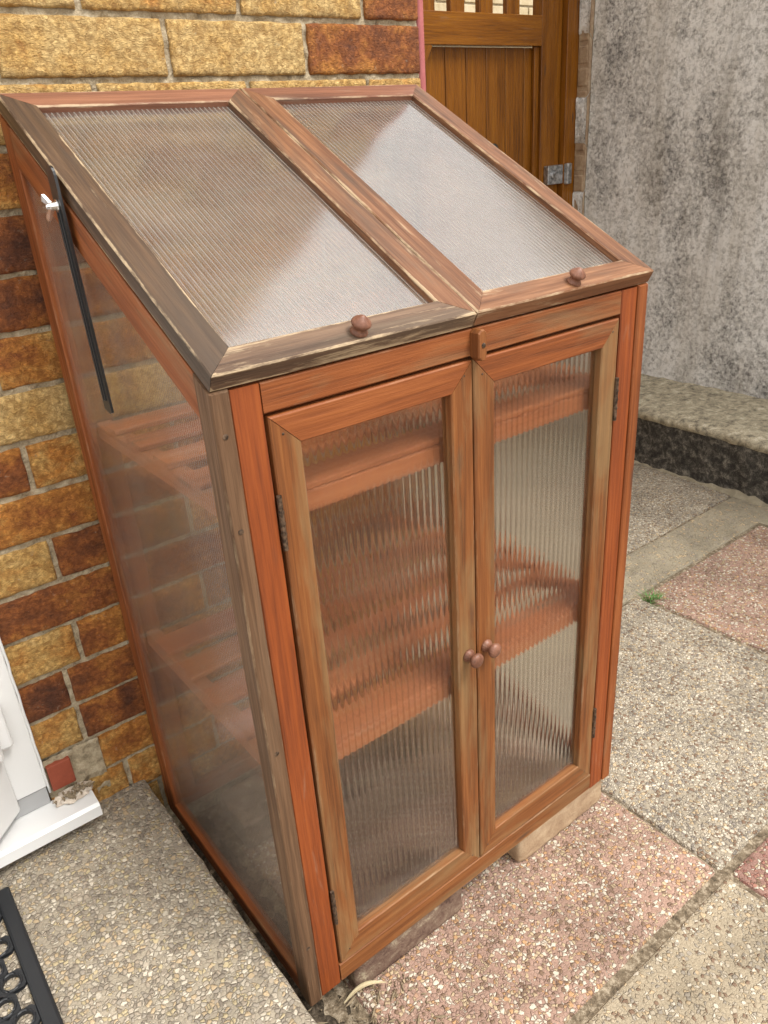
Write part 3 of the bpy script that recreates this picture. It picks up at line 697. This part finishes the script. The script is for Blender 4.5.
# --- lids
def lid(x0, x1, front_m, stile_l, stile_r, knob_x, rnd):
    fw = .036; mb = MB(); P = lambda x, s_, n_: LO + Vector((x, 0, 0)) + SV * s_ + SN * n_
    # U along slope, V along x: N = SV x X = -SN...  use U=SV,V=-X so N=+SN
    board(mb, P(x0 + fw, 0, -LT), SV, (-1, 0, 0), SL, fw, LT, (fw * .93, 0), (fw, 0), mi=stile_l)
    board(mb, P(x1, 0, -LT), SV, (-1, 0, 0), SL, fw, LT, (0, fw * .93), (0, fw), mi=stile_r)
    board(mb, P(x0 + .0005, .0, -LT), (1, 0, 0), SV, x1 - x0 - .001, fw * .93, LT, (0, fw), (0, fw), mi=front_m)
    board(mb, P(x0 + .0005, SL - fw, -LT), (1, 0, 0), SV, x1 - x0 - .001, fw, LT, (fw, 0), (fw, 0), mi=2)
    o = mb.build('lid', [M['lid_wood'], M['lid_front'], M['lid_red'], M['door_wood'], M['lid_mid']], gh)
    pane('pane', P(x0 + fw - .004, fw * .93 - .004, -.012), SV, (-1, 0, 0), SL - fw * 1.93 + .008, -(x1 - x0 - 2 * fw + .008), .004, M['pane_lid'], o)
    mb = MB(); lathe(mb, P(knob_x, .0125, -.0005), SN, [(0, .0095), (.002, .0095), (.004, .0075), (.007, .0065), (.0085, .0078), (.010, .0100), (.012, .0108), (.0145, .0096), (.0175, .006), (.020, .0028), (.021, .0006)], 24)
    mb.build('knob', M['knob_wood'], o, smooth=True)
    return o
lid(.0015, .3303, 1, 0, 4, .174, 1); lid(.3317, .6595, 4, 4, 4, .507, 2)
# --- back frame and ledge rail
mb = MB(); zb = lid_under(D)
hboard(mb, .0215, GW - .0215, zb - .062, zb - .022, D - .020, .018); hboard(mb, .0215, GW - .0215, .0, .032, D - .020, .018)
vboard(mb, .0215, .052, .0325, zb - .0625, D - .020, .018); vboard(mb, GW - .052, GW - .0215, .0325, zb - .0625, D - .020, .018)
mb.build('back_frame', M['orange'], gh)
# --- shelves of slats on end battens
def shelf(z, sw, gap):
    mb = MB(); y = .026
    while y + sw < D - .022:
        hb_z = z; board(mb, (.0225, y, hb_z), (1, 0, 0), (0, 1, 0), GW - .045, sw, .008)
        y += sw + gap
    for xs in (.024, GW - .046): board(mb, (xs + .022, .024, z - .0245), (0, 1, 0), (-1, 0, 0), D - .05, .022, .024)
    board(mb, (.0465, .0245, z - .0325), (1, 0, 0), (0, 0, 1), GW - .093, .032, -.0 + .001, ) if False else None
    hboard(mb, .0465, GW - .0465, z - .0255, z - .0005, .025, .016)
    mb.build('shelf', M['shelf_wood'], gh)
shelf(.747, .046, .040); shelf(.390, .052, .031)
# --- stay and wing nut on the left lid edge
mb = MB(); a = Vector((-.0062, .2935, 1.0715)); b = Vector((-.0062, .278, .812)); d = (b - a).normalized(); Lx = (b - a).length
sx = Vector((1, 0, 0)); dv = d.cross(sx).normalized()
hw = .0115
vs = []; outline = []
for i in range(9):
    an = math.pi / 2 + math.pi * i / 8; outline.append((-hw * math.cos(an - math.pi / 2) * 0 - hw * math.sin(an - math.pi / 2 + 0) * 0, 0))
outline = [(-.9 * hw * math.sin(math.pi * i / 8) , hw * math.cos(math.pi * i / 8)) for i in range(9)] + [(Lx, -hw), (Lx + .004, hw * .4), (Lx + .002, hw)]
for off in (-.0015, .0015):
    for u, v in outline: vs.append(a + d * u + dv * v + sx * off)
n = len(outline); fs = [tuple(range(n)), tuple(range(n, 2 * n))] + [(i, (i + 1) % n, n + (i + 1) % n, n + i) for i in range(n)]
mb.add(vs, fs)
for v0 in (-.0035, .0035):      # raised lips either side of the slot
    box(mb, (.03, v0 - .0011, -.0032), (Lx - .012, v0 + .0011, -.0012), .0006, axes=(d, dv, sx), org=a)
st = mb.build('lid_stay', M['black'], gh)
mb = MB(); P0 = a + d * .030 - sx * .004
lathe(mb, P0 + sx * .002, (-1, 0, 0), [(0, .0068), (.001, .0068), (.0015, .0048), (.008, .0038), (.0085, .0025), (.012, .0022), (.0125, .001)], 16)
for sgn in (1, -1):
    sz_ = .8
    wd = (Vector((0, .75, .66)) if sgn > 0 else Vector((0, .45, -.9))).normalized(); base = P0 - sx * .004 + wd * .002; tip = base + wd * .0135 - sx * .005; pv = wd.cross(sx).normalized()
    vs = []
    for q, wdt, tk in ((base, .0026, .0022), (base.lerp(tip, .5), .0037, .0016), (tip.lerp(base, .12), .0046, .0013), (tip, .0028, .001)):
        for s1, s2 in ((-1, -1), (1, -1), (1, 1), (-1, 1)): vs.append(q + pv * wdt * s1 + sx * tk * s2)
    fs = [(j * 4 + i, j * 4 + (i + 1) % 4, j * 4 + 4 + (i + 1) % 4, j * 4 + 4 + i) for j in range(3) for i in range(4)] + [(0, 1, 2, 3), (12, 13, 14, 15)]
    mb.add(vs, fs)
mb.build('wing_nut', M['zinc'], gh)

# --- the two bricks it stands on
def ped_brick(name, x0, x1, y0, y1, z1, tone, label, rot=0):
    mb = MB(); bm = bmesh.new(); bmesh.ops.create_cube(bm, size=1); bmesh.ops.subdivide_edges(bm, edges=list(bm.edges), cuts=14, use_grid_fill=True)
    cx, cy = (x0 + x1) / 2, (y0 + y1) / 2; vs = []
    for v in bm.verts:
        c = Vector((v.co.x * (x1 - x0), v.co.y * (y1 - y0), (v.co.z + .5) * (z1 - GZ)))
        m = max(abs(v.co.x), abs(v.co.y)); 
        cnt = sum(abs(abs(q) - .5) < 1e-4 for q in v.co)
        sh = .004 * (cnt - 1) + .0015 * noise.fractal((c + Vector((x0, 0, 0))) * 60, 1, 2, 3)
        c -= Vector((v.co.x, v.co.y, 0)).normalized() * sh if v.co.xy.length > 0 else Vector()
        if abs(v.co.z) > .49 and cnt > 1: c.z -= .002 * (1 if v.co.z > 0 else -.5)
        r = Matrix.Rotation(rot, 3, 'Z'); c = r @ c; vs.append(c + Vector((cx, cy, GZ)))
    bm.verts.index_update(); mb.add(vs, [[v.index for v in f.verts] for f in bm.faces], tn=tone); bm.free()
    tag(mb.build(name, M['ped_' + ('a' if tone > .5 else 'b')], smooth=True), label, 'brick', 'bricks under the greenhouse')
def pedm(name, cols):
    M[name] = rough_mat('block_' + name, cols, 34, 300, .004, .8)
pedm('ped_a', [(.36, (.06, .035, .027)), (.47, (.135, .082, .06)), (.56, (.20, .14, .10)), (.64, (.36, .30, .21))])
pedm('ped_b', [(.32, (.22, .14, .085)), (.48, (.34, .235, .145)), (.62, (.42, .31, .2)), (.74, (.50, .45, .35))])
ped_brick('brick', .082, .300, .007, .110, -.0012, .8, 'dull purple red brick under the left front corner of the greenhouse')
ped_brick('brick', .430, .655, .005, .108, -.0012, .2, 'sandy buff brick under the right front corner of the greenhouse')
ped_brick('brick', .085, .300, .345, .45, -.0012, .8, 'dull red brick under the back left corner, seen through the panes')
ped_brick('brick', .430, .645, .345, .45, -.0012, .2, 'sandy brick under the back right corner, seen through the panes')

# ================================================================== GARDEN WALL (right)
gw = empty('garden_wall', (2.5, .5, GZ), 'tall weathered grey rendered garden wall with a low plinth on the right', 'wall')
mb = MB(); nx, nz = 110, 60; vs = []; XW = 2.455
for j in range(nz + 1):
    for i in range(nx + 1):
        y = -3.2 + 4.745 * i / nx; z = GZ + 2.6 * j / nz
        vs.append((XW - .010 * noise.fractal(Vector((2, y * 2.2, z * 2.2)), 1, 2, 5), y, z))
fs = [(j * (nx + 1) + i, j * (nx + 1) + i + 1, (j + 1) * (nx + 1) + i + 1, (j + 1) * (nx + 1) + i) for j in range(nz) for i in range(nx)]
mb.add(vs, fs); box(mb, (XW + .02, -3.2, GZ), (XW + .22, 1.545, GZ + 2.6))
mb.build('rendered_face', M['render'], gw, smooth=True)
# plinth: darker-coloured face under a rough, broken concrete top
PT = .141; nI = 200
def px(y): return 2.050 + .07 * max(-.6, y - .43) + .004 * noise.noise(Vector((y * 3, 1, 1)))
mb = MB(); vs = []; k = 7
for i in range(nI + 1):
    y = -3.2 + 4.72 * i / nI
    for j in range(k):
        z = GZ - .02 + (PT - .03 - GZ + .02) * j / (k - 1)
        vs.append((px(y) + .008 * noise.fractal(Vector((y * 12, z * 12, 3)), 1, 2, 4) - (.012 if j == 0 else 0), y, z))
fs = [(i * k + j, i * k + j + 1, (i + 1) * k + j + 1, (i + 1) * k + j) for i in range(nI) for j in range(k - 1)]
mb.add(vs, fs); mb.build('plinth', M['plinth_face'], gw, smooth=True)
mb = MB(); vs = []; k = 12; nI = 420
for i in range(nI + 1):
    y = -3.2 + 4.72 * i / nI; e_ = .014 * noise.fractal(Vector((y * 7, 5, 2)), 1, 2, 5) + .012 * (noise.noise(Vector((y * 3.1, 9, 2))) > .15)
    for j in range(k):
        if j == 0: x, z = px(y) + .012 + e_ * .3, PT - .042 + .008 * noise.noise(Vector((y * 22, 4, 4)))
        elif j == 1: x, z = px(y) - .003 + e_ * .5, PT - .030 + .008 * noise.noise(Vector((y * 16, 4, 4)))
        elif j == 2: x, z = px(y) - .002 + e_, PT - .006
        else:
            f = (j - 2) / (k - 3); x = px(y) + .006 + e_ + f * (XW + .01 - px(y) - e_); z = PT + .006 * f + .006 * noise.fractal(Vector((x * 14, y * 14, 6)), 1, 2, 4)
        vs.append((x, y, z))
fs = [(i * k + j, i * k + j + 1, (i + 1) * k + j + 1, (i + 1) * k + j) for i in range(nI) for j in range(k - 1)]
mb.add(vs, fs); mb.build('plinth_top', M['plinth_top'], gw, smooth=True)
# fillet of broken mortar at the foot of the plinth
mb = MB(); vs = []; k = 6; nI = 260
for i in range(nI + 1):
    y = -3.2 + 4.72 * i / nI; wd = .026 + .010 * noise.fractal(Vector((y * 3, 1, 7)), 1, 2, 3)
    for j in range(k):
        f = j / (k - 1); vs.append((px(y) + .01 - wd * (1 - f), y, GZ + .001 - .01 * (f == 0) + .022 * f * f + .006 * noise.fractal(Vector((y * 26, f * 3, 8)), 1, 2, 4) * (f > 0)))
fs = [(i * k + j, i * k + j + 1, (i + 1) * k + j + 1, (i + 1) * k + j) for i in range(nI) for j in range(k - 1)]
mb.add(vs, fs); mb.build('mortar_fillet', M['concrete'], gw, smooth=True)
# exposed brick end of the wall beside the gate post
mb = MB(); tnp = []
def pier_brick(z0, z1, x0): box(mb, (x0, 1.550, z0), (2.60, 1.598, z1), .006)
z = GZ; k = 0
while z < 2.4:
    if not (.70 < z < .86 and False):
        pier_brick(z + .006, z + .0695, 2.437 + random.uniform(-.0015, .0015))
    z += .0755; k += 1
box(mb, (2.440, 1.548, GZ), (2.60, 1.5985, 2.4))
for f, i in zip(mb.f, range(len(mb.f))): pass
pm = rough_mat('pier_brick_face', [(.34, (.20, .13, .085)), (.5, (.34, .24, .155)), (.66, (.46, .37, .26))], 24, 260, .004)
mb.build('brick_quoin', pm, gw)
mb = MB(); nx, nz = 10, 80; vs = []        # render skimmed over most of the quoin, in patches
for j in range(nz + 1):
    for i in range(nx + 1):
        y = 1.545 + .052 * i / nx; z = GZ + 2.5 * j / nz
        show = (1.19 < z < 1.40) or (.85 < z < 1.0) or (.3 < z < .5)
        vs.append((2.4345 + (.03 if show else 0) - .006 * noise.fractal(Vector((y * 20, z * 20, 3)), 1, 2, 4), y, z))
fs = [(j * (nx + 1) + i, j * (nx + 1) + i + 1, (j + 1) * (nx + 1) + i + 1, (j + 1) * (nx + 1) + i) for j in range(nz) for i in range(nx)]
mb.add(vs, fs); mb.build('render_skim', M['render'], gw, smooth=True)

# ================================================================== GATE
GY = 1.645
gt = empty('garden_gate', (1.5, GY, GZ), 'varnished brown wooden gate with boarded panel and open slats at the top', 'gate')
def gboard(name, x0, x1, z0, z1, y0, th, vert=True, parent=gt):
    mb = MB(); (vboard if vert else hboard)(mb, x0, x1, z0, z1, y0, th); return mb.build(name, M['gate_wood'], parent)
gboard('gate_stile', 2.262, 2.372, .0, 1.92, GY - .02, .05); gboard('gate_stile', .80, .90, .0, 1.92, GY - .02, .05)
gboard('gate_rail', .902, 2.260, 1.365, 1.462, GY - .0215, .05, False); gboard('gate_rail', .902, 2.260, .05, .2, GY - .0215, .05, False); gboard('gate_rail', .902, 2.260, 1.80, 1.90, GY - .0215, .05, False)
mb = MB(); x = .905
while x < 2.24: vboard(mb, x, min(x + .0965, 2.248), .202, 1.362, GY + .008, .018); x += .0995
mb.build('boarding', M['gate_wood'], gt)
mb = MB(); x = 2.09
while x > .95: vboard(mb, x, x + .066, 1.464, 1.798, GY - .006, .022); x -= .136
mb.build('slats', M['gate_wood'], gt)
mb = MB(); a, b = Vector((1.72, GY + .004, 1.36)), Vector((1.05, GY + .004, .21)); u = (a - b).normalized(); v = Vector((0, 1, 0)).cross(u)
board(mb, b, u, -v, (a - b).length, .09, .024); mb.build('brace', M['gate_wood'], gt)
gboard('inner_bead', 2.236, 2.2605, .202, 1.363, GY - .008, .014)
mb = MB(); box(mb, (2.284, GY - .046, .884), (2.3735, GY - .0205, .954), .004); lathe(mb, (2.318, GY - .046, .92), (0, -1, 0), [(0, .018), (.004, .018), (.006, .012), (.014, .011), (.015, .003)], 18)
box(mb, (2.292, GY - .05, .894), (2.302, GY - .045, .906), .001); box(mb, (2.344, GY - .05, .905), (2.352, GY - .045, .935), .001)
mb.build('rim_lock', M['lock'], gt)
mb = MB(); box(mb, (1.955, GY - .012, .995), (1.985, GY + .0075, 1.055), .004); lathe(mb, (1.97, GY - .012, 1.03), (0, -1, 0), [(0, .01), (.03, .009), (.034, .02), (.05, .02), (.055, .008)], 16); mb.build('handle', M['black'], gt)
mb = MB(); vboard(mb, 2.376, 2.448, GZ, 2.35, GY - .045, .10)
po = mb.build('gate_post', M['gate_wood']); tag(po, 'varnished brown gate post against the end of the grey wall', 'gate post')
mb = MB(); box(mb, (2.376, GY - .066, .880), (2.405, GY - .0455, .958), .005); mb.build('lock_keep', M['lock'], po)
# pale brick wall glimpsed between the gate slats
mb = MB(); k = 0; z = GZ
bw_ = MB()
while z < 3.0:
    x = .3 + (.11 if k % 2 else 0)
    while x < 5.5: box(bw_, (x, 3.400, z), (x + .214, 3.44, z + .064), .004); x += .225
    z += .075; k += 1
pb = rough_mat('pale_buff_brick', [(.3, (.36, .27, .15)), (.5, (.50, .41, .26)), (.7, (.60, .53, .39))], 12, 160, .004)
fw_ = empty('neighbour_wall', (2.5, 3.42, GZ), 'pale buff brick wall seen between the gate slats', 'wall')
bw_.build('brickwork', pb, fw_); mb = MB(); box(mb, (.3, 3.408, GZ), (5.5, 3.6, 3.0)); mb.build('mortar', M['mortar'], fw_)

# ================================================================== SMALL THINGS
mb = MB()
for i in range(70):
    x, y = 1.315 + random.gauss(0, .012), .352 + random.gauss(0, .010); a = random.uniform(0, 6.28); L = random.uniform(.018, .045); ln = random.uniform(.3, 1.1); wd = random.uniform(.0010, .0018)
    D_ = Vector((math.cos(a) * ln, math.sin(a) * ln, 1)).normalized(); S_ = Vector((-math.sin(a), math.cos(a), 0)); vs = []
    b0 = Vector((x, y, GZ - .006))
    for q in range(5):
        f = q / 4; c = b0 + D_ * L * f + Vector((math.cos(a), math.sin(a), -.9)) * L * .35 * f * f
        wq = wd * (1 - f * .92); vs += [c - S_ * wq, c + S_ * wq, c + Vector((math.cos(a), math.sin(a), .4)) * wq * .5]
    fs = []
    for q in range(4):
        for i2 in range(3): fs.append((q * 3 + i2, q * 3 + (i2 + 1) % 3, q * 3 + 3 + (i2 + 1) % 3, q * 3 + 3 + i2))
    mb.add(vs, fs)
tag(mb.build('grass_tuft', M['grass']), 'small bright green grass tuft growing in the paving joint', 'grass tuft')
# dry leaf
mb = MB(); vs = []; nl = 16; p0, p1 = Vector((.056, .006, GZ + .006)), Vector((.122, -.013, GZ + .010))
dr = (p1 - p0); sd2 = Vector((-dr.y, dr.x, 0)).normalized()
for zt in (0, -.0009):
    for i in range(nl + 1):
        f = i / nl; wdt = .0036 * math.sin(math.pi * min(1, f * .93 + .05)) ** .8; c = p0 + dr * f + Vector((0, 0, .006 * math.sin(f * 3.1) + zt)) + sd2 * .006 * math.sin(f * 3.1)
        for q in (-1, -.4, .4, 1): vs.append(c + sd2 * wdt * q + Vector((0, 0, .004 * abs(q) * math.sin(f * 3.1))))
R_ = (nl + 1) * 4; fs = []
for i in range(nl):
    for q in range(3):
        a = i * 4 + q; fs.append((a, a + 1, a + 5, a + 4)); fs.append((R_ + a, R_ + a + 4, R_ + a + 5, R_ + a + 1))
    fs += [(i * 4, i * 4 + 4, R_ + i * 4 + 4, R_ + i * 4), (i * 4 + 3, R_ + i * 4 + 3, R_ + i * 4 + 7, i * 4 + 7)]
mb.add(vs, fs); tag(mb.build('dry_leaf', M['leaf'], smooth=True), 'pale curled dry leaf lying by the front left foot of the greenhouse', 'leaf')
